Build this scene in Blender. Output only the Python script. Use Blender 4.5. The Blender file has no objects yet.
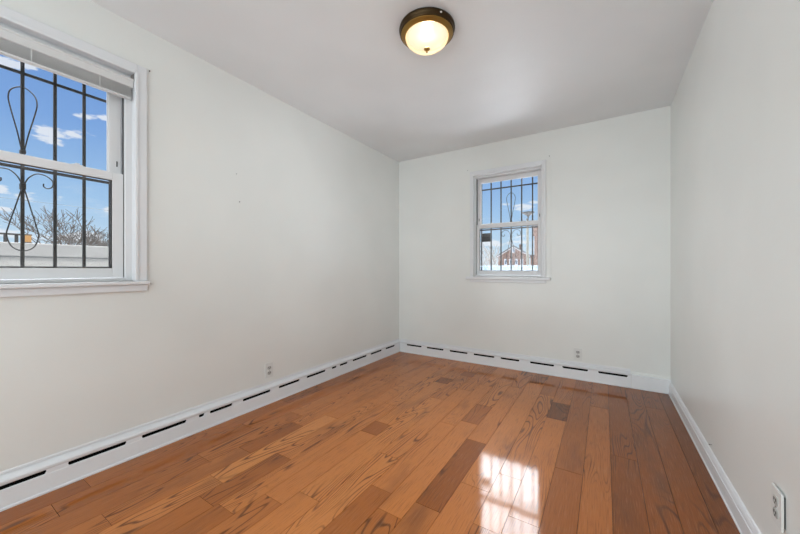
import bpy, bmesh, math, random
from mathutils import Vector, Matrix
random.seed(7)
scn = bpy.context.scene
COL = scn.collection
PI = math.pi

# ------------------------------------------------------------------ camera
XL, YB, XR, YF, HC = -2.249, 3.555, 0.477, -1.45, 2.44     # inner wall planes, ceiling height
YAW = 0.561
cam_d = bpy.data.cameras.new('camera')
cam = bpy.data.objects.new('camera', cam_d); COL.objects.link(cam)
cam.location = (0, 0, 1.05); cam.rotation_euler = (PI/2, 0, YAW)
cam_d.sensor_width = 36; cam_d.lens = 325*36/800; cam_d.shift_y = 2.5/800
cam_d.clip_start = 0.02; cam_d.clip_end = 500
scn.camera = cam
scn.view_settings.view_transform = 'Standard'
scn.view_settings.look = 'None'
scn.view_settings.exposure = 0.0
scn.view_settings.gamma = 1.0
scn.view_settings.use_curve_mapping = False

def lin(r, g, b):
    f = lambda c: (c/255/12.92) if c/255 <= 0.04045 else ((c/255+0.055)/1.055)**2.4
    return (f(r), f(g), f(b), 1)

# ------------------------------------------------------------------ world: winter sky with clouds
class NT:
    def __init__(s, tree): s.t = tree; s.n = tree.nodes; s.l = tree.links
    def new(s, t, **k):
        n = s.n.new(t)
        for a, b in k.items(): setattr(n, a, b)
        return n
    def put(s, sock, v):
        if isinstance(v, bpy.types.NodeSocket): s.l.new(v, sock)
        else: sock.default_value = v
    def m(s, op, a, b=0.0, c=0.0, clamp=False):
        n = s.new('ShaderNodeMath', operation=op, use_clamp=clamp)
        s.put(n.inputs[0], a); s.put(n.inputs[1], b); s.put(n.inputs[2], c)
        return n.outputs[0]
    def mix(s, f, a, b, blend='MIX'):
        n = s.new('ShaderNodeMix', data_type='RGBA', blend_type=blend)
        s.put(n.inputs[0], f); s.put(n.inputs[6], a); s.put(n.inputs[7], b)
        return n.outputs[2]
    def smooth(s, x, lo, hi, a=0.0, b=1.0):
        n = s.new('ShaderNodeMapRange', interpolation_type='SMOOTHSTEP')
        s.put(n.inputs[0], x); n.inputs[1].default_value = lo; n.inputs[2].default_value = hi
        n.inputs[3].default_value = a; n.inputs[4].default_value = b
        return n.outputs[0]
    def noise(s, vec, scale, detail=4, rough=0.5, dist=0.0):
        n = s.new('ShaderNodeTexNoise')
        if vec is not None: s.put(n.inputs['Vector'], vec)
        n.inputs['Scale'].default_value = scale; n.inputs['Detail'].default_value = detail
        n.inputs['Roughness'].default_value = rough; n.inputs['Distortion'].default_value = dist
        return n.outputs[0]
    def ramp(s, f, stops, interp='LINEAR'):
        n = s.new('ShaderNodeValToRGB'); s.put(n.inputs[0], f); cr = n.color_ramp
        cr.interpolation = interp
        while len(cr.elements) < len(stops): cr.elements.new(0.5)
        for e, (p, c) in zip(cr.elements, stops): e.position = p; e.color = c
        return n.outputs[0]

world = bpy.data.worlds.new('sky'); scn.world = world
world.use_nodes = True
world.node_tree.nodes.clear()
W = NT(world.node_tree)
tc = W.new('ShaderNodeTexCoord').outputs['Generated']
sx = W.new('ShaderNodeSeparateXYZ'); W.put(sx.inputs[0], tc)
el = W.m('MULTIPLY', W.m('ARCSINE', sx.outputs[2]), 180/PI)                       # elevation, degrees
az = W.m('MULTIPLY', W.m('ARCTAN2', W.m('MULTIPLY', sx.outputs[0], -1), sx.outputs[1]), 180/PI)   # degrees left of +y
grad = W.ramp(W.m('DIVIDE', el, 90.0, clamp=True),
              [(0.0, lin(222, 234, 243)), (0.035, lin(200, 224, 243)), (0.10, lin(166, 203, 240)),
               (0.2, lin(128, 170, 228)), (0.34, lin(104, 146, 212)), (1.0, lin(90, 130, 200))])
stretch = W.new('ShaderNodeMapping'); W.put(stretch.inputs[0], tc); stretch.inputs['Scale'].default_value = (1, 1, 3.2)
n1 = W.noise(stretch.outputs[0], 6.0, 6, 0.62)
n2 = W.noise(stretch.outputs[0], 16.0, 6, 0.6)
nn = W.m('ADD', W.m('MULTIPLY', n1, 0.55), W.m('MULTIPLY', n2, 0.45))
dens = W.m('MULTIPLY', W.smooth(el, 14, 0), W.smooth(nn, 0.50, 0.66))             # loose low cloud
dens = W.m('MULTIPLY', dens, 0.75)
#      azimuth, elevation, half width, half height
for a0, e0, wa, we in ((78.6, 15.7, 2.3, 1.05), (77.0, 16.2, 1.6, 0.7), (76.2, 18.7, 1.7, 0.45), (74.4, 18.9, 0.9, 0.4), (82.3, 22.2, 1.5, 1.1), (80.8, 22.4, 1.0, 0.6), (85.5, 20.0, 2.0, 1.2),
                       (80.6, 8.8, 1.5, 0.6), (78.6, 8.5, 1.2, 0.45), (83.0, 8.9, 1.1, 0.5), (82.6, 6.8, 1.0, 0.5), (73.9, 8.0, 0.9, 0.4), (86, 4.4, 6, 0.9), (76.5, 4.2, 3.0, 0.7),
                       (11.0, 10.3, 2.2, 0.5), (9.8, 10.8, 1.5, 0.4), (14.5, 10.8, 1.4, 0.3), (17, 4.8, 3, 1.2), (12, 4.6, 3, 1.0)):
    dx = W.m('DIVIDE', W.m('SUBTRACT', az, a0), wa); dy = W.m('DIVIDE', W.m('SUBTRACT', el, e0), we)
    r = W.m('SQRT', W.m('ADD', W.m('MULTIPLY', dx, dx), W.m('MULTIPLY', dy, dy)))
    v = W.m('ADD', W.m('SUBTRACT', 1.0, r), W.m('MULTIPLY', W.m('SUBTRACT', n2, 0.5), 4.5))
    dens = W.m('MAXIMUM', dens, W.m('MULTIPLY', W.smooth(v, 0.05, 0.6), 0.85))
skycol = W.mix(dens, grad, lin(240, 243, 250))
# brightness added above the visible sky, feeding the windows and the floor reflection
hi = W.smooth(el, 24, 32)
toward = W.m('MULTIPLY', W.smooth(W.m('ABSOLUTE', W.m('SUBTRACT', az, 14.0)), 60, 10), W.smooth(el, 62, 40))
glow = W.smooth(W.m('ABSOLUTE', W.m('SUBTRACT', az, 50.0)), 100, 55)                # extra boost on the side the windows face
hi_str = W.m('MULTIPLY', hi, W.m('ADD', W.m('ADD', 0.7, W.m('MULTIPLY', glow, 12.0)), W.m('MULTIPLY', toward, 9.0)))
bg1 = W.new('ShaderNodeBackground'); W.put(bg1.inputs[0], skycol); bg1.inputs[1].default_value = 1.0
bg2 = W.new('ShaderNodeBackground'); bg2.inputs[0].default_value = (0.93, 0.96, 1.0, 1); W.put(bg2.inputs[1], hi_str)
addw = W.new('ShaderNodeAddShader'); W.l.new(bg1.outputs[0], addw.inputs[0]); W.l.new(bg2.outputs[0], addw.inputs[1])
wo = W.new('ShaderNodeOutputWorld'); W.l.new(addw.outputs[0], wo.inputs[0])

# ------------------------------------------------------------------ sun and room light
def light(name, kind, loc, rot, energy, color=(1, 1, 1), **k):
    d = bpy.data.lights.new(name, kind); d.energy = energy; d.color = color
    for a, b in k.items(): setattr(d, a, b)
    o = bpy.data.objects.new(name, d); COL.objects.link(o); o.location = loc; o.rotation_euler = rot
    return o
light('sun', 'SUN', (5, -5, 12), (math.radians(26), 0, math.radians(88)), 5.5, (1, 0.96, 0.9), angle=0.01)
# unseen fill lamps added: one broad behind the camera, two aimed at side walls
light('rear_fill_light', 'AREA', (-0.9, -1.35, 1.35), (math.radians(96), 0, 0), 40, (0.86, 0.955, 1.0), shape='RECTANGLE', size=2.4, size_y=2.0)
light('side_fill_light', 'AREA', (0.3, -0.3, 1.5), (math.radians(90), 0, math.radians(42)), 2.5, (0.87, 0.955, 1.0), shape='SQUARE', size=0.5, spread=math.radians(50))
light('side_fill_light', 'AREA', (-1.9, -0.4, 0.78), (math.radians(94), 0, math.radians(-37)), 3.3, (0.87, 0.955, 1.0), shape='SQUARE', size=0.5, spread=math.radians(60))

# ------------------------------------------------------------------ materials
def mat(name, col, rough=0.5, metal=0.0, spec=0.5, **k):
    m = bpy.data.materials.new(name); m.use_nodes = True
    b = m.node_tree.nodes['Principled BSDF']
    b.inputs['Base Color'].default_value = col if len(col) == 4 else (*col, 1)
    b.inputs['Roughness'].default_value = rough; b.inputs['Metallic'].default_value = metal
    b.inputs['Specular IOR Level'].default_value = spec
    for a, v in k.items(): b.inputs[a].default_value = v
    return m
def paint(name, col, rough, bump=0.03, scale=60, mottle=0.02):
    m = mat(name, col, rough); N = NT(m.node_tree); b = m.node_tree.nodes['Principled BSDF']
    geo = N.new('ShaderNodeNewGeometry').outputs['Position']
    nz = N.noise(geo, scale, 3); nb = N.noise(geo, 1.7, 2)
    h = N.new('ShaderNodeBump'); h.inputs['Strength'].default_value = bump; h.inputs['Distance'].default_value = 0.01
    N.put(h.inputs['Height'], N.m('ADD', nz, N.m('MULTIPLY', nb, 6.0))); N.l.new(h.outputs[0], b.inputs['Normal'])
    c = list(col)[:3]
    N.put(b.inputs['Base Color'], N.mix(N.smooth(nb, 0.3, 0.7), (*[x*(1-mottle) for x in c], 1), (*[min(1, x*(1+mottle)) for x in c], 1)))
    return m
M = {}
M['wall'] = paint('warm_white_paint', (0.855, 0.865, 0.84, 1), 0.30, 0.05, 45)
M['ceiling'] = paint('ceiling_paint', (0.895, 0.915, 0.935, 1), 0.45, 0.03, 60)
M['trim'] = paint('white_gloss_paint', (0.82, 0.83, 0.85, 1), 0.3, 0.02, 80)
M['bbpaint'] = paint('baseboard_paint', (0.90, 0.925, 0.95, 1), 0.35, 0.03, 70)
M['vinyl'] = mat('white_vinyl', (0.80, 0.80, 0.81), 0.4)
M['track'] = mat('grey_track', (0.07, 0.07, 0.07), 0.6)
M['gasket'] = mat('dark_glazing_bead', (0.045, 0.038, 0.03), 0.5)
M['blind'] = mat('pale_blind', (0.72, 0.72, 0.72), 0.45)
M['slat'] = mat('grey_white_slat', (0.70, 0.70, 0.69), 0.5)
M['iron'] = mat('painted_iron', (0.022, 0.019, 0.017), 0.55)
M['slotdark'] = mat('slot_shade_black', (0.006, 0.006, 0.006), 0.9, spec=0.0)  # black put in for the shade inside the baseboard slots
M['plate'] = mat('plate_plastic', (0.80, 0.81, 0.79), 0.3)
M['socket'] = mat('socket_plastic', (0.50, 0.50, 0.48), 0.4)
M['hole'] = mat('dark_hole', (0.02, 0.02, 0.02), 0.6)
M['steel'] = mat('dull_steel', (0.35, 0.34, 0.33), 0.4, 0.9)
M['bronze'] = mat('bronze', (0.06, 0.036, 0.014), 0.38, 0.8)
M['glowgold'] = mat('painted_glow_gold', (0.30, 0.17, 0.035), 0.42, 0.6)  # gold stands for the glow of the bowl on the bronze pan
M['brass'] = mat('brass', (0.42, 0.24, 0.06), 0.3, 0.9)
M['nailm'] = mat('nail_metal', (0.10, 0.09, 0.085), 0.5, 0.5)
# frosted lamp bowl: gives off light
m = bpy.data.materials.new('lit_frosted_glass'); m.use_nodes = True; N = NT(m.node_tree); b = m.node_tree.nodes['Principled BSDF']
b.inputs['Base Color'].default_value = (0.10, 0.09, 0.07, 1); b.inputs['Roughness'].default_value = 0.25
lw = N.new('ShaderNodeLayerWeight'); lw.inputs[0].default_value = 0.45
N.put(b.inputs['Emission Color'], N.mix(lw.outputs['Facing'], (1.0, 0.94, 0.78, 1), (1.0, 0.66, 0.26, 1)))
b.inputs['Emission Strength'].default_value = 0.9
trn = N.new('ShaderNodeBsdfTransparent'); trn.inputs[0].default_value = (1, 0.97, 0.9, 1)
mxs = N.new('ShaderNodeMixShader'); mxs.inputs[0].default_value = 0.12
N.l.new(b.outputs[0], mxs.inputs[1]); N.l.new(trn.outputs[0], mxs.inputs[2]); N.l.new(mxs.outputs[0], m.node_tree.nodes['Material Output'].inputs[0])
M['lampglass'] = m
# window glass
m = bpy.data.materials.new('window_glass'); m.use_nodes = True; N = NT(m.node_tree); m.node_tree.nodes.clear()
tr = N.new('ShaderNodeBsdfTransparent'); tr.inputs[0].default_value = (0.97, 0.98, 0.98, 1)
gl = N.new('ShaderNodeBsdfGlossy'); gl.inputs['Roughness'].default_value = 0.02
fr = N.new('ShaderNodeFresnel'); fr.inputs[0].default_value = 1.3
mx = N.new('ShaderNodeMixShader'); N.l.new(fr.outputs[0], mx.inputs[0]); N.l.new(tr.outputs[0], mx.inputs[1]); N.l.new(gl.outputs[0], mx.inputs[2])
ou = N.new('ShaderNodeOutputMaterial'); N.l.new(mx.outputs[0], ou.inputs[0])
M['glass'] = m
# oak planks: per-plank tone in the 'plank' attribute (r tone, g offset, b warmth)
m = bpy.data.materials.new('stained_oak'); m.use_nodes = True; N = NT(m.node_tree); b = m.node_tree.nodes['Principled BSDF']
at = N.new('ShaderNodeAttribute'); at.attribute_name = 'plank'
sp = N.new('ShaderNodeSeparateColor'); N.put(sp.inputs[0], at.outputs['Color'])
pos = N.new('ShaderNodeNewGeometry').outputs['Position']
off = N.new('ShaderNodeCombineXYZ'); N.put(off.inputs[0], N.m('MULTIPLY', sp.outputs[1], 37.0)); N.put(off.inputs[1], N.m('MULTIPLY', sp.outputs[1], 91.0))
va = N.new('ShaderNodeVectorMath', operation='ADD'); N.put(va.inputs[0], pos); N.put(va.inputs[1], off.outputs[0])
mp = N.new('ShaderNodeMapping'); N.put(mp.inputs[0], va.outputs[0]); mp.inputs['Scale'].default_value = (1.0, 0.115, 1.0)
fig = N.noise(mp.outputs[0], 8.0, 1, 0.5, 0.3)                                     # cathedral figure: contour bands of a stretched noise
bands = N.m('PINGPONG', N.m('MULTIPLY', fig, 21.0), 0.5)
line = N.smooth(bands, 0.0, 0.2, 1.0, 0.0)
mp2 = N.new('ShaderNodeMapping'); N.put(mp2.inputs[0], va.outputs[0]); mp2.inputs['Scale'].default_value = (1.0, 0.025, 1.0)
fine = N.noise(mp2.outputs[0], 330.0, 4, 0.65)
mp3 = N.new('ShaderNodeMapping'); N.put(mp3.inputs[0], va.outputs[0]); mp3.inputs['Scale'].default_value = (1.0, 0.3, 1.0)
blot = N.noise(mp3.outputs[0], 5.0, 3, 0.55)
where = N.smooth(N.noise(mp3.outputs[0], 3.1, 2, 0.5), 0.46, 0.60)
base = N.ramp(sp.outputs[0], [(0.0, (0.15, 0.042, 0.008, 1)), (0.3, (0.30, 0.083, 0.011, 1)), (0.6, (0.56, 0.188, 0.044, 1)), (1.0, (0.80, 0.330, 0.095, 1))])
c1 = N.mix(N.smooth(blot, 0.52, 0.78, 0.0, 0.55), base, (0.13, 0.046, 0.017, 1))
c2 = N.mix(N.m('MULTIPLY', N.m('MULTIPLY', line, where), 0.8), c1, (0.07, 0.020, 0.006, 1))
c3 = N.mix(N.smooth(fine, 0.50, 0.72, 0.0, 0.6), c2, (0.12, 0.04, 0.014, 1))
c4 = N.mix(N.smooth(fine, 0.48, 0.25, 0.0, 0.45), c3, (0.50, 0.23, 0.10, 1))
N.put(b.inputs['Base Color'], c4)
b.inputs['Roughness'].default_value = 0.45; b.inputs['Specular IOR Level'].default_value = 0.05
b.inputs['Coat Weight'].default_value = 0.66; b.inputs['Coat Roughness'].default_value = 0.075; b.inputs['Coat IOR'].default_value = 1.5
bp = N.new('ShaderNodeBump'); bp.inputs['Strength'].default_value = 0.25; bp.inputs['Distance'].default_value = 0.0012
N.put(bp.inputs['Height'], N.m('ADD', N.m('MULTIPLY', N.noise(mp2.outputs[0], 60.0, 3, 0.5), 0.6), N.m('MULTIPLY', N.m('MULTIPLY', line, where), -0.25)))
N.l.new(bp.outputs[0], b.inputs['Normal'])
bp2 = N.new('ShaderNodeBump'); bp2.inputs['Strength'].default_value = 0.10; bp2.inputs['Distance'].default_value = 0.004
N.put(bp2.inputs['Height'], N.m('ADD', N.noise(mp3.outputs[0], 9.0, 2, 0.5), N.m('MULTIPLY', fine, 0.05))); N.l.new(bp2.outputs[0], b.inputs['Coat Normal'])
M['oak'] = m
M['gap'] = mat('dark_gap', (0.02, 0.009, 0.004), 0.8)

def brickmat(name, c1, c2, mortar, scale=1.0):
    m = bpy.data.materials.new(name); m.use_nodes = True; N = NT(m.node_tree); b = m.node_tree.nodes['Principled BSDF']
    t = N.new('ShaderNodeTexCoord').outputs['Object']
    s = N.new('ShaderNodeSeparateXYZ'); N.put(s.inputs[0], t)
    c = N.new('ShaderNodeCombineXYZ'); N.put(c.inputs[0], N.m('ADD', s.outputs[0], s.outputs[1])); N.put(c.inputs[1], s.outputs[2])
    k = N.new('ShaderNodeTexBrick'); N.put(k.inputs['Vector'], c.outputs[0])
    k.inputs['Color1'].default_value = c1; k.inputs['Color2'].default_value = c2; k.inputs['Mortar'].default_value = mortar
    k.inputs['Scale'].default_value = scale; k.inputs['Mortar Size'].default_value = 0.03
    N.l.new(k.outputs['Color'], b.inputs['Base Color']); b.inputs['Roughness'].default_value = 0.9
    return m
M['brick'] = brickmat('red_brown_brick', lin(88, 66, 58), lin(114, 90, 80), lin(118, 102, 92), 1.4)
M['brick2'] = brickmat('orange_brick', lin(96, 64, 48), lin(114, 82, 66), lin(112, 96, 82), 1.4)
M['roof'] = mat('dark_shingle', lin(75, 70, 70), 0.9)
M['white'] = mat('white_outdoor_paint', (0.42, 0.43, 0.44), 0.6)
M['fence'] = mat('white_vinyl_fence', (0.36, 0.43, 0.47), 0.5)
M['garage'] = paint('pale_render', (0.195, 0.185, 0.168, 1), 0.8, 0.05, 20)
M['coping'] = paint('pale_coping', (0.165, 0.157, 0.145, 1), 0.6, 0.02, 20)
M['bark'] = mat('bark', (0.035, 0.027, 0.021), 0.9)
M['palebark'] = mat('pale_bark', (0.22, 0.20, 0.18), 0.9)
M['pole'] = mat('weathered_wood', lin(108, 105, 96), 0.9)
M['brownwood'] = mat('brown_wood', lin(150, 110, 60), 0.7)
M['darkbox'] = mat('dark_plate', (0.035, 0.032, 0.03), 0.6)
M['ground'] = paint('pale_bounce_ground', (0.84, 0.85, 0.86, 1), 0.9, 0.1, 3)  # unseen ground, made snow-pale to bounce daylight up onto the ceiling
M['cable'] = mat('cable', (0.10, 0.10, 0.10), 0.6)
M['winglass'] = mat('house_glass', (0.10, 0.12, 0.15), 0.1)

# ------------------------------------------------------------------ mesh helpers
def add_box(bm, x0, x1, y0, y1, z0, z1, mi=0):
    vs = [bm.verts.new((x, y, z)) for x in (x0, x1) for y in (y0, y1) for z in (z0, z1)]
    for q in ((0, 1, 3, 2), (4, 6, 7, 5), (0, 4, 5, 1), (2, 3, 7, 6), (0, 2, 6, 4), (1, 5, 7, 3)):
        f = bm.faces.new([vs[i] for i in q]); f.material_index = mi
def add_prism(bm, prof, axis_pts, mi=0):
    """prof: list of closed loop functions; axis_pts: list of loops (each a list of Vectors) joined in a row, capped."""
    rings = [[bm.verts.new(p) for p in ring] for ring in axis_pts]
    n = len(rings[0])
    for a, b in zip(rings, rings[1:]):
        for i in range(n):
            f = bm.faces.new((a[i], a[(i+1) % n], b[(i+1) % n], b[i])); f.material_index = mi
    for r in (rings[0], rings[-1]):
        f = bm.faces.new(r); f.material_index = mi
def add_lathe(bm, prof, c, seg=48, axis='z', mi=0):
    rings = []
    for r, h in prof:
        ring = []
        for i in range(seg):
            a = 2*PI*i/seg
            p = {'z': (r*math.cos(a), r*math.sin(a), h), 'x': (h, r*math.cos(a), r*math.sin(a)), 'y': (r*math.cos(a), h, r*math.sin(a))}[axis]
            ring.append(bm.verts.new(Vector(c) + Vector(p)))
        rings.append(ring)
    for a, b in zip(rings, rings[1:]):
        for i in range(seg):
            f = bm.faces.new((a[i], a[(i+1) % seg], b[(i+1) % seg], b[i])); f.smooth = True; f.material_index = mi
    for r in (rings[0], rings[-1]):
        f = bm.faces.new(r); f.material_index = mi
def add_tube(bm, pts, rads, seg=8, cap=True):
    pts = [Vector(p) for p in pts]
    if not isinstance(rads, (list, tuple)): rads = [rads]*len(pts)
    rings = []; up = None
    for i, p in enumerate(pts):
        t = (pts[min(i+1, len(pts)-1)] - pts[max(i-1, 0)]).normalized()
        if up is None:
            up = Vector((0, 0, 1)) if abs(t.z) < 0.9 else Vector((1, 0, 0))
        s = t.cross(up).normalized(); up = s.cross(t).normalized()
        rings.append([bm.verts.new(p + (s*math.cos(2*PI*k/seg) + up*math.sin(2*PI*k/seg))*rads[i]) for k in range(seg)])
    for a, b in zip(rings, rings[1:]):
        for k in range(seg):
            f = bm.faces.new((a[k], a[(k+1) % seg], b[(k+1) % seg], b[k])); f.smooth = True
    if cap:
        bm.faces.new(rings[0]); bm.faces.new(rings[-1])
def obj(name, bm, ms, parent=None, bevel=0.0, seg=2, loc=None, normals=True):
    if normals: bmesh.ops.recalc_face_normals(bm, faces=bm.faces)
    me = bpy.data.meshes.new(name); bm.to_mesh(me); bm.free()
    if not isinstance(ms, (list, tuple)): ms = [ms]
    for x in ms: me.materials.append(M[x])
    o = bpy.data.objects.new(name, me); COL.objects.link(o)
    if parent: o.parent = parent
    if loc: o.location = loc
    if bevel:
        md = o.modifiers.new('bevel', 'BEVEL'); md.width = bevel; md.segments = seg; md.limit_method = 'ANGLE'
    return o
def box(name, b, m, parent=None, bevel=0.0):
    bm = bmesh.new(); add_box(bm, *b); return obj(name, bm, m, parent, bevel)
def empty(name, loc=(0, 0, 0)):
    o = bpy.data.objects.new(name, None); COL.objects.link(o); o.location = loc; return o
def tag(o, label, cat, group=None):
    o['label'] = label; o['category'] = cat
    if group: o['group'] = group
    return o
def struct(o): o['kind'] = 'structure'; return o
def T(o, loc):            # parts are modelled in world coordinates; move mesh data so the empty sits at the thing's base
    loc = Vector(loc)
    o.location = loc
    for c in o.children:
        c.data.transform(Matrix.Translation(-loc))
        for g in c.children: g.data.transform(Matrix.Translation(-loc))
    return o

# ------------------------------------------------------------------ room shell
LW = dict(c=0.368, h=0.399, z0=0.985, z1=2.165, mid=1.588, j=0.038, ust=0.054, lst=0.047, ubr=0.052)       # left window opening: centre, half width, bottom, top
BW = dict(c=-0.893, h=0.368, z0=0.970, z1=2.115, mid=1.558, j=0.024, ust=0.034, lst=0.030, ubr=0.046)      # back window opening
TH = 0.22
bm = bmesh.new(); a, b_ = LW['c']-LW['h'], LW['c']+LW['h']
add_box(bm, XL-TH, XL, YF-TH, a, 0, HC); add_box(bm, XL-TH, XL, b_, YB+TH, 0, HC)
add_box(bm, XL-TH, XL, a, b_, 0, LW['z0']); add_box(bm, XL-TH, XL, a, b_, LW['z1'], HC)
struct(obj('wall_left', bm, 'wall'))
bm = bmesh.new(); a, b_ = BW['c']-BW['h'], BW['c']+BW['h']
add_box(bm, XL, a, YB, YB+TH, 0, HC); add_box(bm, b_, XR, YB, YB+TH, 0, HC)
add_box(bm, a, b_, YB, YB+TH, 0, BW['z0']); add_box(bm, a, b_, YB, YB+TH, BW['z1'], HC)
struct(obj('wall_back', bm, 'wall'))
struct(box('wall_right', (XR, XR+TH, YF-TH, YB+TH, 0, HC), 'wall'))
struct(box('wall_front', (XL, XR, YF-TH, YF, 0, HC), 'wall'))
struct(box('ceiling', (XL-TH, XR+TH, YF-TH, YB+TH, HC, HC+0.2), 'ceiling'))

# floor of individual-looking planks (one mesh), running towards the back wall
seams = [0.477, 0.385, 0.268, 0.155, 0.030, -0.092, -0.222, -0.347, -0.46, -0.60, -0.722, -0.844, -0.962, -1.09, -1.22, -1.345, -1.465, -1.589, -1.708, -1.83, -1.96, -2.094, -2.225, -2.249]
#  strip index -> cuts (y, tone) : plank from the previous cut up to y has that tone
fixed = {
 5: [(1.9, .34), (3.8, .38)],
 4: [(1.2, .44), (2.9, .48), (3.8, .40)],
 3: [(2.2, .24), (3.8, .30)],
 2: [(1.6, .26), (3.8, .24)],
 1: [(3.1, .24), (3.8, .20)], 0: [(3.8, .16)],
 6: [(1.42, .46), (2.51, .55), (2.83, .12), (3.8, .5)],
 7: [(1.30, .52), (1.69, .62), (2.95, .58), (3.8, .42)],
 8: [(1.52, .60), (3.2, .64), (3.8, .48)],
 9: [(1.28, .5), (1.93, .33), (3.0, .62), (3.8, .58)],
 10: [(1.16, .44), (2.14, .62), (2.47, .40), (3.8, .64)],
 11: [(1.268, .38), (2.05, .60), (2.9, .58), (3.8, .64)],
 12: [(1.52, .66), (2.7, .60), (3.8, .6)],
 13: [(1.05, .60), (2.4, .64), (3.05, .60), (3.2, .34), (3.8, .6)],
 14: [(0.95, .50), (1.66, .60), (1.82, .34), (2.75, .62), (2.9, .32), (3.8, .6)],
 15: [(0.80, .46), (2.1, .62), (3.8, .62)],
 16: [(0.78, .46), (1.20, .42), (2.6, .60), (3.8, .62)],
 17: [(0.89, .67), (1.70, .74), (3.8, .58)],
 18: [(0.5, .5), (1.12, .52), (1.5, .38), (2.5, .6), (3.8, .55)],
 19: [(0.95, .44), (1.6, .52), (3.0, .56), (3.8, .5)],
 20: [(0.40, .46), (1.3, .42), (2.3, .5), (3.8, .5)],
 21: [(0.534, .36), (1.7, .40), (2.7, .44), (3.8, .42)], 22: [(3.8, .4)]}
bm = bmesh.new(); cl = bm.loops.layers.float_color.new('plank')
for i, (xa, xb) in enumerate(zip(seams, seams[1:])):
    y = YF; cuts = list(fixed.get(i, [(3.8, .5)]))
    first = cuts[0][0]
    if first - YF > 1.6: cuts = [(YF+random.uniform(.5, 1.2), random.uniform(.3, .6))] + cuts
    for (yc, tone) in cuts:
        yc = min(yc, YB)
        if yc <= y: continue
        g = 0.0009
        x0, x1, y0, y1 = xb+g, xa-g, y+g, yc-g
        tv = [bm.verts.new(p) for p in ((x0, y0, 0), (x1, y0, 0), (x1, y1, 0), (x0, y1, 0))]
        bv = [bm.verts.new((v.co.x, v.co.y, -0.012)) for v in tv]
        fs = [bm.faces.new(tv), bm.faces.new(bv[::-1])] + [bm.faces.new((tv[k], bv[k], bv[(k+1) % 4], tv[(k+1) % 4])) for k in range(4)]
        c = (tone + random.uniform(-.03, .03), random.random(), random.random(), 1)
        for f in fs:
            for l in f.loops: l[cl] = c
        y = yc
add_box(bm, XL, XR, YF, YB, -0.05, -0.0035, 1)
struct(obj('floor', bm, ['oak', 'gap']))

# ------------------------------------------------------------------ baseboards: slotted metal covers left and back
def baseboard(name, P, u0, u1, slots, extra=None):
    """P(u, d, z) maps run, distance out from the wall, height to world"""
    D = 0.032; root = struct(empty(name))
    def run(bm, prof, a, b_): add_prism(bm, None, [[P(a, d, z) for d, z in prof], [P(b_, d, z) for d, z in prof]])
    def rbox(bm, a, b_, d0, d1, z0, z1): run(bm, [(d0, z0), (d1, z0), (d1, z1), (d0, z1)], a, b_)
    bm = bmesh.new(); run(bm, [(D-0.008, 0.0), (D-0.002, 0.0), (D-0.002, 0.086), (D-0.003, 0.0895), (D-0.008, 0.0900)], u0, u1)
    cuts = [u0] + [x for s in slots for x in s] + [u1]
    for a, b_ in zip(cuts[0::2], cuts[1::2]):
        if b_-a > 1e-4:
            rbox(bm, a, b_, D-0.008, D-0.0028, 0.0895, 0.112)
            for (e, sgn) in ((a, -1), (b_, 1)):             # rounded slot ends
                if e in (u0, u1): continue
                add_prism(bm, None, [[P(e+sgn*x, d, z) for x, z in ((-.001, .0900), (.007, .0900), (.003, .0965), (.0008, .1015), (.003, .1075), (.007, .111), (-.001, .111))] for d in (D-0.008, D-0.0032)])
    obj('front_panel', bm, 'bbpaint', root)
    bm = bmesh.new(); run(bm, [(0.0, 0.1085), (D-0.0035, 0.1085), (D-0.0025, 0.1095), (D-0.0015, 0.113), (D-0.0005, 0.118), (D-0.001, 0.125), (D-0.008, 0.133), (0.008, 0.140), (0.004, 0.1435), (0.0, 0.1435)], u0, u1)
    obj('top_rail', bm, 'trim', root)
    bm = bmesh.new(); run(bm, [(0.0, 0.1452), (0.0045, 0.1458), (0.0035, 0.156), (0.0, 0.160)], u0, u1)
    obj('caulk_strip', bm, 'trim', root)
    bm = bmesh.new(); run(bm, [(0.012, 0.0), (D+0.003, 0.0), (D+0.003, 0.007), (D, 0.011), (0.012, 0.011)], u0, u1)
    obj('bottom_bead', bm, 'trim', root)
    bm = bmesh.new(); rbox(bm, u0, u1, 0.0, D-0.0085, 0.0, 0.1075)
    obj('slot_shade_backing', bm, 'slotdark', root)  # plain backing, slot shade put into its black colour
    if extra: extra(root, run, rbox)
    return root
sl = [(-1.35+0.305*k, -1.35+0.305*k+0.232) for k in range(5)]
sl += [(0.176, 0.411), (0.481, 0.713), (0.781, 1.016), (1.087, 1.124), (1.156, 1.314), (1.389, 1.623), (1.697, 1.911), (1.988, 2.219), (2.299, 2.368),
       (2.411, 2.529), (2.608, 2.844), (2.916, 3.130), (3.213, 3.411)]
sl = [s for i, s in enumerate(sl) if not (i == 4 and s[1] > 0.17)]
baseboard('baseboard_left', lambda u, d, z: Vector((XL+d, u, z)), YF, YB, sl)
sb = [(-2.117, -1.902), (-1.833, -1.608), (-1.532, -1.312), (-1.242, -1.008), (-0.943, -0.748), (-0.646, -0.418), (-0.347, -0.128), (-0.049, 0.178)]
def endpanel(root, run, rbox):
    bm = bmesh.new(); rbox(bm, 0.204, XR, 0.0, 0.036, 0.0, 0.119)
    obj('end_panel', bm, 'bbpaint', root, 0.002)
    bm = bmesh.new(); rbox(bm, 0.198, 0.205, 0.0, 0.038, 0.0, 0.121); obj('joint_strip', bm, 'trim', root, 0.0015)
baseboard('baseboard_back', lambda u, d, z: Vector((u, YB-d, z)), XL+0.035, 0.198, sb, endpanel)
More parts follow.
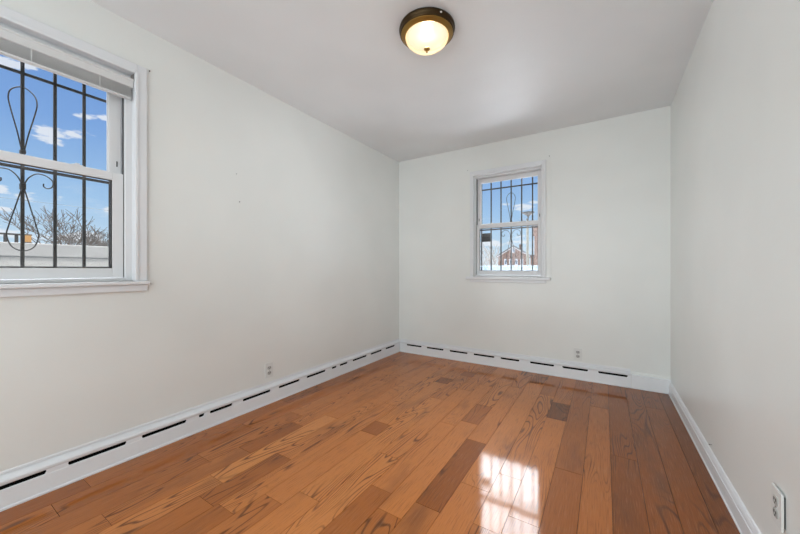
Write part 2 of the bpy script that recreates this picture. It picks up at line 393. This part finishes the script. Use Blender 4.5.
# caulk where the back wall meets the end panel
bm = bmesh.new(); add_prism(bm, None, [[Vector((x, YB-d, z)) for d, z in ((0, .119), (.012, .119), (.006, .135), (0, .14))] for x in (0.198, XR)])
struct(obj('trim_1', bm, 'wall'))
# right: plain wooden skirting with a rounded cap
bm = bmesh.new()
prof = [(0, 0), (0.019, 0), (0.019, 0.006), (0.0155, 0.009), (0.0155, 0.072), (0.0125, 0.076), (0.013, 0.082), (0.010, 0.092), (0.005, 0.101), (0.0, 0.104)]
add_prism(bm, None, [[Vector((XR-d, y, z)) for d, z in prof] for y in (YF, YB-0.036)])
struct(obj('baseboard_right', bm, 'trim'))

# ------------------------------------------------------------------ windows
def make_window(name, P, q, casing_w, w2, top_w, stool, apron, band=None):
    """P(u, w, z): u along the wall, w outward (negative = into the room)"""
    root = struct(empty(name)); c, h, z0, z1 = q['c'], q['h'], q['z0'], q['z1']
    u0, u1 = c-h, c+h
    def bx(bm, a, b_, w0, w1, za, zb):
        p, r = P(a, w0, za), P(b_, w1, zb)
        add_box(bm, min(p.x, r.x), max(p.x, r.x), min(p.y, r.y), max(p.y, r.y), za, zb)
    def part(nm, boxes, m, parent=root, bevel=0.002):
        bm = bmesh.new()
        for x in boxes: bx(bm, *x)
        return obj(nm, bm, m, parent, bevel)
    part('casing', [(u0-casing_w, u0, -0.014, 0, z0, z1+top_w), (u1, u1+casing_w, -0.014, 0, z0, z1+top_w), (u0, u1, -0.014, 0, z1, z1+top_w)], 'trim', bevel=0.004)
    part('casing_bead', [(u0-0.006, u0+0.012, -0.018, 0.035, z0, z1), (u1-0.012, u1+0.006, -0.018, 0.035, z0, z1), (u0+0.012, u1-0.012, -0.018, 0.035, z1-0.012, z1+0.006)], 'trim', bevel=0.004)
    if band: part('trim_band', [(u1+casing_w, u1+casing_w+band, -0.003, 0, z0, z1+top_w+0.02)], 'wall', bevel=0.001)
    part('sill', [(u0-w2, u1+w2, -0.034, 0.0, z0-stool, z0), (u0, u1, 0, 0.19, z0-stool, z0)], 'trim', bevel=0.005)
    part('apron', [(u0-casing_w, u1+casing_w, -0.016, 0, z0-stool-apron, z0-stool)], 'trim', bevel=0.004)
    j = q['j']                                              # vinyl jamb with its tracks
    part('jamb', [(u0, u0+j, 0.036, 0.15, z0, z1), (u1-j, u1, 0.036, 0.15, z0, z1), (u0+j, u1-j, 0.036, 0.15, z1-0.03, z1), (u0+j, u1-j, 0.036, 0.15, z0, z0+0.018)], 'vinyl')
    part('track', [(u0+j, u0+j+0.002, 0.062, 0.085, z0+0.02, z1-0.03), (u1-j-0.002, u1-j, 0.062, 0.085, z0+0.02, z1-0.03)], 'track', bevel=0)
    for nm, w0, w1, za, zb, st in (('upper_sash', 0.093, 0.123, q['mid']-0.030, z1-0.032, q['ust']), ('lower_sash', 0.058, 0.088, z0+0.020, q['mid'], q['lst'])):
        a, b_ = u0+j+0.004, u1-j-0.004
        tr_, br = (0.045, 0.038) if nm == 'upper_sash' else (0.042, q['ubr'])
        s = part(nm, [(a, a+st, w0, w1, za, zb), (b_-st, b_, w0, w1, za, zb), (a+st, b_-st, w0, w1, zb-tr_, zb), (a+st, b_-st, w0, w1, za, za+br)], 'vinyl')
        ga, gb, gz0, gz1 = a+st, b_-st, za+br, zb-tr_
        wm = (w0+w1)/2; t = 0.004
        part('glazing_bead', [(ga, ga+t, wm-.006, wm+.006, gz0, gz1), (gb-t, gb, wm-.006, wm+.006, gz0, gz1), (ga+t, gb-t, wm-.006, wm+.006, gz0, gz0+t), (ga+t, gb-t, wm-.006, wm+.006, gz1-t, gz1)],
             'gasket' if nm == 'lower_sash' else 'vinyl', s, 0)
        part('glass_pane', [(ga+t, gb-t, wm-0.002, wm+0.002, gz0+t, gz1-t)], 'glass', s, 0)
        if nm == 'lower_sash':
            for du in (-0.17, 0.17):
                part('sash_lock', [(c+du-0.022, c+du+0.022, w0+0.004, w1+0.006, zb, zb+0.007), (c+du-0.009, c+du+0.009, w0+0.006, w1, zb+0.007, zb+0.014)], 'vinyl', s, 0.002)
        else:
            for uu in (a+0.018, b_-0.018):
                part('tilt_latch', [(uu-0.003, uu+0.003, w0-0.002, w0+0.002, za+0.075, za+0.105)], 'track', s, 0)
    return root
PL = lambda u, w, z: Vector((XL-w, u, z))
PB = lambda u, w, z: Vector((u, YB+w, z))
make_window('window_1', PL, LW, 0.047, 0.055, 0.046, 0.020, 0.038)
make_window('window_2', PB, BW, 0.030, 0.072, 0.040, 0.030, 0.030, band=0.045)

# iron security grilles outside each window
def make_grille(P, c, dz, label, name='security_grille'):
    root = empty(name); wb = 0.19
    def bar(nm, a, b_, z0, z1, w0, w1):
        p, r = P(a, w0, z0), P(b_, w1, z1)
        return box(nm, (min(p.x, r.x), max(p.x, r.x), min(p.y, r.y), max(p.y, r.y), z0, z1), 'iron', root, 0.0015)
    for k in range(-3, 4):
        u = c + 0.1125*k
        bar('vertical_bar', u-0.0065, u+0.0065, 1.050+dz, 2.13+dz, wb-0.0065, wb+0.0065)
    for z in (2.018, 1.552, 1.058):
        bar('cross_bar', c-0.352, c+0.352, z-0.008+dz, z+0.008+dz, wb-0.010, wb-0.0066)
    def curve(nm, pts, n=8, r=0.0028):
        out = []
        for i in range(len(pts)-1):                        # Catmull-Rom
            p0, p1, p2, p3 = pts[max(i-1, 0)], pts[i], pts[i+1], pts[min(i+2, len(pts)-1)]
            for k in range(n):
                t = k/n
                out.append(tuple(0.5*((2*p1[j]) + (-p0[j]+p2[j])*t + (2*p0[j]-5*p1[j]+4*p2[j]-p3[j])*t*t + (-p0[j]+3*p1[j]-3*p2[j]+p3[j])*t**3) for j in (0, 1)))
        out.append(pts[-1])
        bm = bmesh.new(); add_tube(bm, [P(c+u, wb-0.012, z+dz) for u, z in out], r, 6)
        return obj(nm, bm, 'iron', root)
    curve('teardrop_scroll', [(0.004, 1.632), (0.018, 1.72), (0.040, 1.83), (0.047, 1.885), (0.036, 1.925), (0, 1.949), (-0.036, 1.925), (-0.047, 1.885), (-0.040, 1.83), (-0.018, 1.72), (-0.004, 1.632)])
    curve('teardrop_scroll', [(0.004, 1.45), (0.024, 1.36), (0.045, 1.265), (0.052, 1.215), (0.036, 1.162), (0, 1.142), (-0.036, 1.162), (-0.052, 1.215), (-0.045, 1.265), (-0.024, 1.36), (-0.004, 1.45)])
    for s in (1, -1):
        curve('curl_scroll', [(s*0.004, 1.468), (s*0.018, 1.505), (s*0.045, 1.532), (s*0.078, 1.530), (s*0.102, 1.506), (s*0.100, 1.478), (s*0.084, 1.466), (s*0.070, 1.474), (s*0.070, 1.488)])
    bm = bmesh.new(); p, r = P(c-0.010, wb-0.017, 0), P(c+0.010, wb+0.009, 0)
    add_box(bm, min(p.x, r.x), max(p.x, r.x), min(p.y, r.y), max(p.y, r.y), 1.445+dz, 1.475+dz)
    obj('collar', bm, 'iron', root, 0.002); bm = bmesh.new()
    add_box(bm, min(p.x, r.x), max(p.x, r.x), min(p.y, r.y), max(p.y, r.y), 1.622+dz, 1.640+dz)
    obj('collar', bm, 'iron', root, 0.002)
    T(root, P(c, wb, 1.05+dz))
    tag(root, label, 'window grille', 'iron security grilles outside the windows')
    return root
make_grille(PL, 0.368, 0.0, 'dark iron security grille with scrolls outside the large left window')
g2 = make_grille(PB, -0.882, -0.042, 'dark iron security grille with scrolls outside the small far window')
# flat dark latch box fixed to the far grille
o = box('latch_box', (-1.212, -1.112, YB+0.172, YB+0.180, 1.372, 1.470), 'darkbox', None, 0.002)
o.data.transform(Matrix.Translation(-g2.location)); o.parent = g2; o['label'] = 'flat dark latch box'

# gathered-up blind in the left window
bl = empty('window_blind'); ua, ub = LW['c']-LW['h']+0.016, LW['c']+LW['h']-0.016
def lb(nm, w0, w1, z0, z1, m, a=ua, b_=ub, bev=0.002):
    return box(nm, (XL-w1, XL-w0, a, b_, z0, z1), m, bl, bev)
bm = bmesh.new()
add_prism(bm, None, [[Vector((XL-w, y, z)) for w, z in ((0.004, 2.072), (-0.002, 2.075), (-0.003, 2.106), (-0.007, 2.112), (-0.004, 2.122), (0.034, 2.124), (0.034, 2.072))] for y in (ua, ub)])
obj('head_rail', bm, 'blind', bl)
bm = bmesh.new()
for k in range(11):
    z = 2.022 + 0.0043*k
    add_prism(bm, None, [[Vector((XL-w, y, z+dz_)) for w, dz_ in ((0.006, 0), (0.019, 0.0022), (0.032, 0), (0.032, 0.0014), (0.019, 0.0036), (0.006, 0.0014))] for y in (ua+0.006, ub-0.006)])
obj('slat_stack', bm, 'slat', bl)
lb('bottom_rail', 0.005, 0.033, 2.009, 2.019, 'blind', ua+0.006, ub-0.006, 0.003)
for y in (0.13, 0.368, 0.61):
    lb('ladder_cord', 0.0045, 0.0055, 2.015, 2.075, 'slat', y-0.002, y+0.002, 0)
lb('end_bracket', -0.006, 0.034, 2.112, 2.152, 'steel', ub, ub+0.003, 0)
lb('end_bracket', -0.006, 0.034, 2.112, 2.152, 'steel', ua-0.003, ua, 0)
T(bl, (XL, LW['c'], 2.124)); tag(bl, 'pale slatted blind drawn fully up at the top of the large left window', 'blind')

# ------------------------------------------------------------------ ceiling light
LX, LY = -0.865, 1.668
lamp = empty('ceiling_light')
bm = bmesh.new(); add_lathe(bm, [(0.150, HC), (0.158, HC-0.004), (0.160, HC-0.014), (0.157, HC-0.022), (0.153, HC-0.027), (0.155, HC-0.034), (0.150, HC-0.039), (0.140, HC-0.042), (0.130, HC-0.041), (0.112, HC-0.038)], (LX, LY, 0), 64)
obj('metal_pan', bm, 'bronze', lamp)
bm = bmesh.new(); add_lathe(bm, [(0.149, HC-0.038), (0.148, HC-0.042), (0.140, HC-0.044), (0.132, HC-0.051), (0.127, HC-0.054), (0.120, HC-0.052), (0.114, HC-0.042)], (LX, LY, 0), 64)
o = obj('glow_ring', bm, 'glowgold', lamp); o['label'] = 'inner ring of the pan, coloured gold for the glow of the glass'  # added ring, lamp glow put into its colour
bm = bmesh.new(); R = 0.124; prof = []
for i in range(13):
    a = PI/2*i/12; prof.append((max(R*math.cos(a), 0.002), HC-0.052-0.066*math.sin(a)))
add_lathe(bm, [(R-0.01, HC-0.047)] + prof, (LX, LY, 0), 64)
sh = obj('glass_shade', bm, 'lampglass', lamp)
bm = bmesh.new(); z = HC-0.118
add_lathe(bm, [(0.004, z+0.004), (0.016, z+0.001), (0.018, z-0.004), (0.013, z-0.009), (0.006, z-0.012), (0.004, z-0.014), (0.006, z-0.018), (0.005, z-0.022), (0.001, z-0.025)], (LX, LY, 0), 24)
obj('finial', bm, 'brass', lamp)
bm = bmesh.new(); add_lathe(bm, [(0.003, 0), (0.006, -0.001), (0.006, -0.004), (0.002, -0.006)], (LX+0.130, LY-0.089, HC-0.018), 12); obj('thumb_screw', bm, 'plate', lamp)
T(lamp, (LX, LY, HC))
light('bulb_light', 'POINT', (LX, LY, HC-0.075), (0, 0, 0), 16, (1, 0.96, 0.90), shadow_soft_size=0.03)
tag(lamp, 'round flush ceiling light with bronze rim and glowing frosted glass bowl', 'ceiling light')

# ------------------------------------------------------------------ wall outlets
def outlet(P, u, z, label, lift=0.0):
    r = empty('wall_outlet')
    def bx(nm, a, b_, d0, d1, za, zb, m, par=None, bev=0.0):
        p, q = P(a, d0), P(b_, d1)
        return box(nm, (min(p[0], q[0]), max(p[0], q[0]), min(p[1], q[1]), max(p[1], q[1]), za, zb), m, par, bev)
    bx('cover_plate', u-0.036, u+0.036, lift*0.7, 0.005+lift, z-0.058, z+0.058, 'plate', r, 0.002)
    if lift: bx('shadow_gap_box', u-0.030, u+0.030, 0, lift*0.7, z-0.048, z+0.048, 'hole', r)  # dark colour stands for the shadow gap behind the raised plate
    for s in (-1, 1):
        zc = z + s*0.020
        bm = bmesh.new(); ring = []
        for k in range(20):
            a = 2*PI*k/20; uu = 0.017*math.cos(a); zz = max(-0.013, min(0.013, 0.017*math.sin(a)))
            ring.append((uu, zz))
        add_prism(bm, None, [[Vector((*P(u+x, d), zc+y)) for x, y in ring] for d in (0.004+lift, 0.0075+lift)])
        f = obj('receptacle', bm, 'socket', r)
        for dx in (-0.0065, 0.0065):
            bx('slot', u+dx-0.002, u+dx+0.002, 0.007+lift, 0.0082+lift, zc-0.001, zc+0.008, 'hole', f)
        bx('ground_hole', u-0.0025, u+0.0025, 0.007+lift, 0.0082+lift, zc-0.010, zc-0.005, 'hole', f)
    bm = bmesh.new(); add_prism(bm, None, [[Vector((*P(u+0.003*math.cos(t*PI/5), d), z+0.003*math.sin(t*PI/5))) for t in range(10)] for d in (0.005+lift, 0.0075+lift)])
    obj('screw', bm, 'steel', r)
    T(r, Vector((*P(u, 0), z))); tag(r, label, 'outlet', 'white wall outlets'); return r
outlet(lambda u, d: (XL+d, u), 1.627, 0.252, 'white double wall outlet above the slotted baseboard of the left wall')
outlet(lambda u, d: (u, YB-d), -0.214, 0.236, 'white double wall outlet on the far wall right of the small window')
outlet(lambda u, d: (XR-d, u), 1.522, 0.290, 'white double wall outlet standing proud of the right wall in the near corner', 0.006)

# ------------------------------------------------------------------ nails left in the walls
def nail(P, n, label, r=0.003, ln=0.010):
    bm = bmesh.new(); n = Vector(n); p = Vector(P)
    add_tube(bm, [p - n*0.004, p + n*(ln-0.0015)], 0.0012, 6); add_tube(bm, [p + n*(ln-0.0015), p + n*ln], r, 10)
    o = obj('nail', bm, 'nailm'); tag(o, label, 'nail', 'nails left in the walls'); return o
nail((XL, 1.378, 1.541), (1, 0, 0), 'dark nail in the bare middle of the left wall, lower of two', 0.0038)
nail((XL, 1.356, 1.739), (1, 0, 0), 'small nail in the bare middle of the left wall, upper of two', 0.0025, 0.006)
nail((XL, 0.826, 2.205), (1, 0, 0), 'nail at the upper right corner of the large left window frame', 0.004)
nail((-0.464, YB, 2.185), (0, -1, 0), 'nail above the upper right corner of the small far window', 0.004)
nail((XR, 2.306, 0.133), (-1, 0, 0), 'short dark scratch low on the right wall just above the baseboard, shaped as a nail', 0.003, 0.012)  # stands in for a scratch, built as a nail
nail((-1.318, YB, 2.18), (0, -1, 0), 'nail above the upper left corner of the small far window', 0.003, 0.006)

# ------------------------------------------------------------------ outside
struct(box('ground', (-160, 120, 4.5, 220, -1.3, -1.2), 'ground'))
struct(box('side_ground', (-160, XL-0.4, -60, 4.5, -1.3, -1.2), 'ground'))
# low outbuilding beside the house
g = empty('outbuilding')
box('wall', (-9.0, -6.0, -6.0, 5.0, -1.2, 1.20), 'garage', g)
box('parapet', (-9.05, -5.97, -6.05, 5.05, 1.212, 1.375), 'coping', g, 0.01)
box('flashing', (-9.0, -5.985, -6.0, 5.0, 1.20, 1.212), 'track', g)
T(g, (-7.5, 0, -1.2)); tag(g, 'low pale grey outbuilding with plain parapet outside the left window', 'building')
rl = empty('roof_railing')
ru = lambda y0, y1, z0, z1, nm, m='iron', dx=0.03: box(nm, (-6.3-dx, -6.3+dx, y0, y1, z0, z1), m, rl, 0.004)
ru(0.2, 1.03, 1.485, 1.505, 'rail')
for y in (0.27, 0.36, 0.45, 0.54, 0.63, 0.72, 0.81, 0.90): ru(y-0.015, y+0.015, 1.375, 1.485, 'baluster', dx=0.015)
ru(0.965, 1.02, 1.40, 1.485, 'end_block', 'brownwood', 0.05)
ru(0.96, 1.03, 1.375, 1.40, 'end_foot', 'iron', 0.05)
T(rl, (-6.3, 0, 1.375)); tag(rl, 'short brown roof railing on the parapet outside the left window', 'railing')

def at(px, py, dist):        # a direction in plan from the room out to a given distance
    k = (px-400)/325; f = Vector((-math.sin(YAW), math.cos(YAW), 0)); r = Vector((math.cos(YAW), math.sin(YAW), 0))
    p = (f + r*k)*dist; p.z = 1.05 + (269.5-py)/325*dist; return p
def tree(name, base, height, r0, label, m='bark', spread=0.5, levels=5, seed=1, trunk=0.25, group='bare trees outside'):
    rnd = random.Random(seed); bm = bmesh.new(); root = empty(name); tb = bmesh.new()
    def grow(p, d, ln, r, lv):
        q = p; pts = [p]; rs = [r]
        for k in range(3):
            d = (d + Vector((rnd.uniform(-1, 1), rnd.uniform(-1, 1), rnd.uniform(-.2, .5)))*0.16).normalized()
            q = q + d*ln/3; pts.append(q.copy()); rs.append(r*(1-0.10*(k+1)))
        add_tube(tb if lv == levels else bm, pts, rs, 5, cap=False)
        if lv == 0: return
        nb = 4 if lv >= levels-1 else 3
        for k in range(nb):
            a = 2*PI*(k+rnd.random())/nb; side = Vector((math.cos(a), math.sin(a), 0))
            nd = (d*1.0 + side*rnd.uniform(spread*.6, spread*1.4) + Vector((0, 0, 0.12))).normalized()
            start = pts[3] if k else pts[2]
            grow(start, nd, ln*rnd.uniform(.62, .85), max(rs[3]*0.68, 0.015), lv-1)
    base = Vector(base)
    grow(base, Vector((0, 0, 1)), height*trunk, r0, levels)
    obj('trunk', tb, m, root); obj('branches', bm, m, root)
    T(root, base); tag(root, label, 'tree', group); return root
def tr_at(px, dist, topy, **k):
    p = at(px, topy, dist); return (p.x, p.y, -1.2), p.z+1.2
b0, h0 = tr_at(71, 20, 211); tree('bare_tree', b0, h0, 0.16, 'tallest leafless tree behind the outbuilding, centre of the left window', spread=0.75, seed=3, trunk=0.32)
b0, h0 = tr_at(90, 31, 225); tree('bare_tree', b0, h0, 0.13, 'leafless tree behind the outbuilding at the right edge of the left window', spread=0.85, seed=8, trunk=0.34)
b0, h0 = tr_at(105, 44, 224); tree('bare_tree', b0, h0, 0.12, 'partly hidden leafless tree behind the frame of the left window', spread=0.8, seed=12, trunk=0.32)
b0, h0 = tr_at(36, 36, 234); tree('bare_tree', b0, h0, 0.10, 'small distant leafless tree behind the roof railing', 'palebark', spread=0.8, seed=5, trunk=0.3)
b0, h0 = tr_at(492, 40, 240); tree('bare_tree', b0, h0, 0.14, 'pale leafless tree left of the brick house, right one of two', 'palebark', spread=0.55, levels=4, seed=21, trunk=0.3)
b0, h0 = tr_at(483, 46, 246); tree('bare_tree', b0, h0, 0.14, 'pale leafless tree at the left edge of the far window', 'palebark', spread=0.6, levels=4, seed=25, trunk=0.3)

# overhead cables
def cable(p, q, sag, r, label):
    bm = bmesh.new(); p, q = Vector(p), Vector(q); pts = []
    for i in range(25):
        t = i/24; v = p.lerp(q, t); v.z -= sag*4*t*(1-t); pts.append(v)
    add_tube(bm, pts, r, 5); o = obj('overhead_cable', bm, 'cable'); tag(o, label, 'cable', 'overhead cables'); return o
cable(at(-60, 190, 11), at(120, 212, 13), 0.0, 0.006, 'thin overhead cable crossing the sky of the left window, upper one')
cable(at(-60, 203, 11.5), at(130, 234, 13.5), 0.0, 0.005, 'thin overhead cable crossing the sky of the left window, lower one')

# white fence beyond the far window
fc = empty('garden_fence'); fy = 13.0
ztop = 1.05 + 0.155
bm = bmesh.new()
for k in range(50): add_box(bm, -9+0.2*k+0.004, -9+0.2*k+0.196, fy, fy+0.03, -1.15, ztop-0.03)
obj('fence_boards', bm, 'fence', fc)
box('top_rail', (-9, 1, fy-0.02, fy+0.05, ztop-0.05, ztop), 'fence', fc, 0.006)
for k in range(5): box('post', (-9+2.4*k-0.06, -9+2.4*k+0.06, fy-0.045, fy-0.005, -1.2, ztop+0.0), 'fence', fc, 0.006)
T(fc, (-4, fy, -1.2)); tag(fc, 'white board fence in front of the brick house beyond the far window', 'fence')

# brick gable house far beyond
def face_frame(px, dist):
    p = at(px, 269.5, dist); d = Vector((p.x, p.y, 0)).normalized(); r = Vector((d.y, -d.x, 0)); return Vector((p.x, p.y, 0)), r, d
o0, rr, dd = face_frame(513.5, 60)
s = (Vector((o0.x, o0.y, 0)).length)/ (325*math.sqrt(1+((513.5-400)/325)**2)) if False else 60/325
s2 = s*math.sqrt(1+((513.5-400)/325)**2)
def HP(u, v, z): return o0 + rr*u + dd*v + Vector((0, 0, z))
def hz(py): return 1.05 + (269.5-py)*s
hw = 14.3*s*1.06
hs = empty('brick_house')
bm = bmesh.new(); add_prism(bm, None, [[HP(-hw*0.97, v, -1.2), HP(hw*0.97, v, -1.2), HP(hw*0.97, v, hz(256)), HP(0, v, hz(247)), HP(-hw*0.97, v, hz(256.5))] for v in (0, 7)])
obj('wall', bm, 'brick', hs)
bm = bmesh.new()
for sg in (-1, 1):
    add_prism(bm, None, [[HP(0, v, hz(245.3)), HP(sg*hw*1.1, v, hz(255.9)), HP(sg*hw*1.1, v, hz(256.9)), HP(0, v, hz(246.6))] for v in (-0.35, 7.3)])
obj('roof', bm, 'roof', hs)
bm = bmesh.new()
for sg in (-1, 1):
    add_prism(bm, None, [[HP(0, v, hz(246.6)), HP(sg*hw*1.08, v, hz(256.9)), HP(sg*hw*1.08, v, hz(257.6)), HP(0, v, hz(247.4))] for v in (-0.3, -0.2)])
obj('rake_trim', bm, 'white', hs)
def hwin(u, z0, z1, w, par):
    bm = bmesh.new(); add_prism(bm, None, [[HP(u-w, v, z0), HP(u+w, v, z0), HP(u+w, v, z1), HP(u-w, v, z1)] for v in (-0.08, 0.02)]); f = obj('window', bm, 'white', par)
    bm = bmesh.new(); k = 0.62; zc = (z0+z1)/2; hh = (z1-z0)/2*k
    add_prism(bm, None, [[HP(u-w*k, v, zc-hh), HP(u+w*k, v, zc-hh), HP(u+w*k, v, zc+hh), HP(u-w*k, v, zc+hh)] for v in (-0.11, -0.05)]); obj('pane', bm, 'winglass', f)
hwin(0, hz(252.6), hz(248.6), 1.5*s, hs)
for u in (-7.5, -2.6, 2.6, 7.8): hwin(u*s, hz(265.5), hz(259), 1.3*s, hs)
bm = bmesh.new(); add_prism(bm, None, [[HP(7.2*s-.3, v, hz(252)), HP(7.2*s+.3, v, hz(252)), HP(7.2*s+.3, v, hz(243.6)), HP(7.2*s-.3, v, hz(243.6))] for v in (2, 2.6)]); obj('chimney', bm, 'brick2', hs)
T(hs, (o0.x, o0.y, -1.2)); tag(hs, 'brick house with gabled roof seen through the far window', 'house')

# second brick building with its tall chimney at the right edge
o0, rr, dd = face_frame(536.5, 45); s = 45/325
h2 = empty('brick_outhouse')
bm = bmesh.new(); add_prism(bm, None, [[HP(-5.5*s, v, -1.2), HP(9*s, v, -1.2), HP(9*s, v, hz(256.5)), HP(-5.5*s, v, hz(256.5))] for v in (0, 4)]); obj('wall', bm, 'brick2', h2)
bm = bmesh.new(); add_prism(bm, None, [[HP(-6.2*s, v, hz(256.5)), HP(9.5*s, v, hz(256.5)), HP(9.5*s, v, hz(255.2)), HP(-5*s, v, hz(254.6))] for v in (-0.2, 4.2)]); obj('roof', bm, 'roof', h2)
bm = bmesh.new(); add_prism(bm, None, [[HP(a_*s, v, z_) for a_, z_ in ((-1.9, -1.2), (1.1, -1.2), (1.1, hz(237)), (2.2, hz(235.5)), (2.2, hz(226)), (-3.1, hz(226)), (-3.1, hz(235.5)), (-1.9, hz(237)))] for v in (-0.6, -0.02)]); obj('chimney', bm, 'brick', h2)
T(h2, (o0.x, o0.y, -1.2)); tag(h2, 'low orange brick building with tall chimney at right edge of the far window', 'building')

# utility pole with a flared lamp head
pc = at(527.5, 269.5, 30); sp_ = 30/325
up = empty('utility_pole')
zt = 1.05 + (269.5-218.5)*sp_
bm = bmesh.new(); add_tube(bm, [(pc.x, pc.y, -1.2), (pc.x, pc.y, zt)], [0.13, 0.10], 12); obj('pole', bm, 'pole', up)
bm = bmesh.new(); add_lathe(bm, [(0.05, 0), (0.07, 0.15), (0.16, 0.28), (0.42, 0.42), (0.55, 0.56), (0.50, 0.58), (0.2, 0.50), (0.02, 0.50)], (pc.x+0.06, pc.y, zt), 20); obj('lamp_head', bm, 'iron', up)
bm = bmesh.new(); add_tube(bm, [(pc.x+0.06, pc.y, zt+0.40), (pc.x-0.25, pc.y+0.1, zt+0.62), (pc.x-0.55, pc.y+0.2, zt+0.60)], 0.04, 6); obj('lamp_arm', bm, 'iron', up)
T(up, (pc.x, pc.y, -1.2)); tag(up, 'weathered utility pole with flared dark lamp head beyond the far window', 'utility pole')
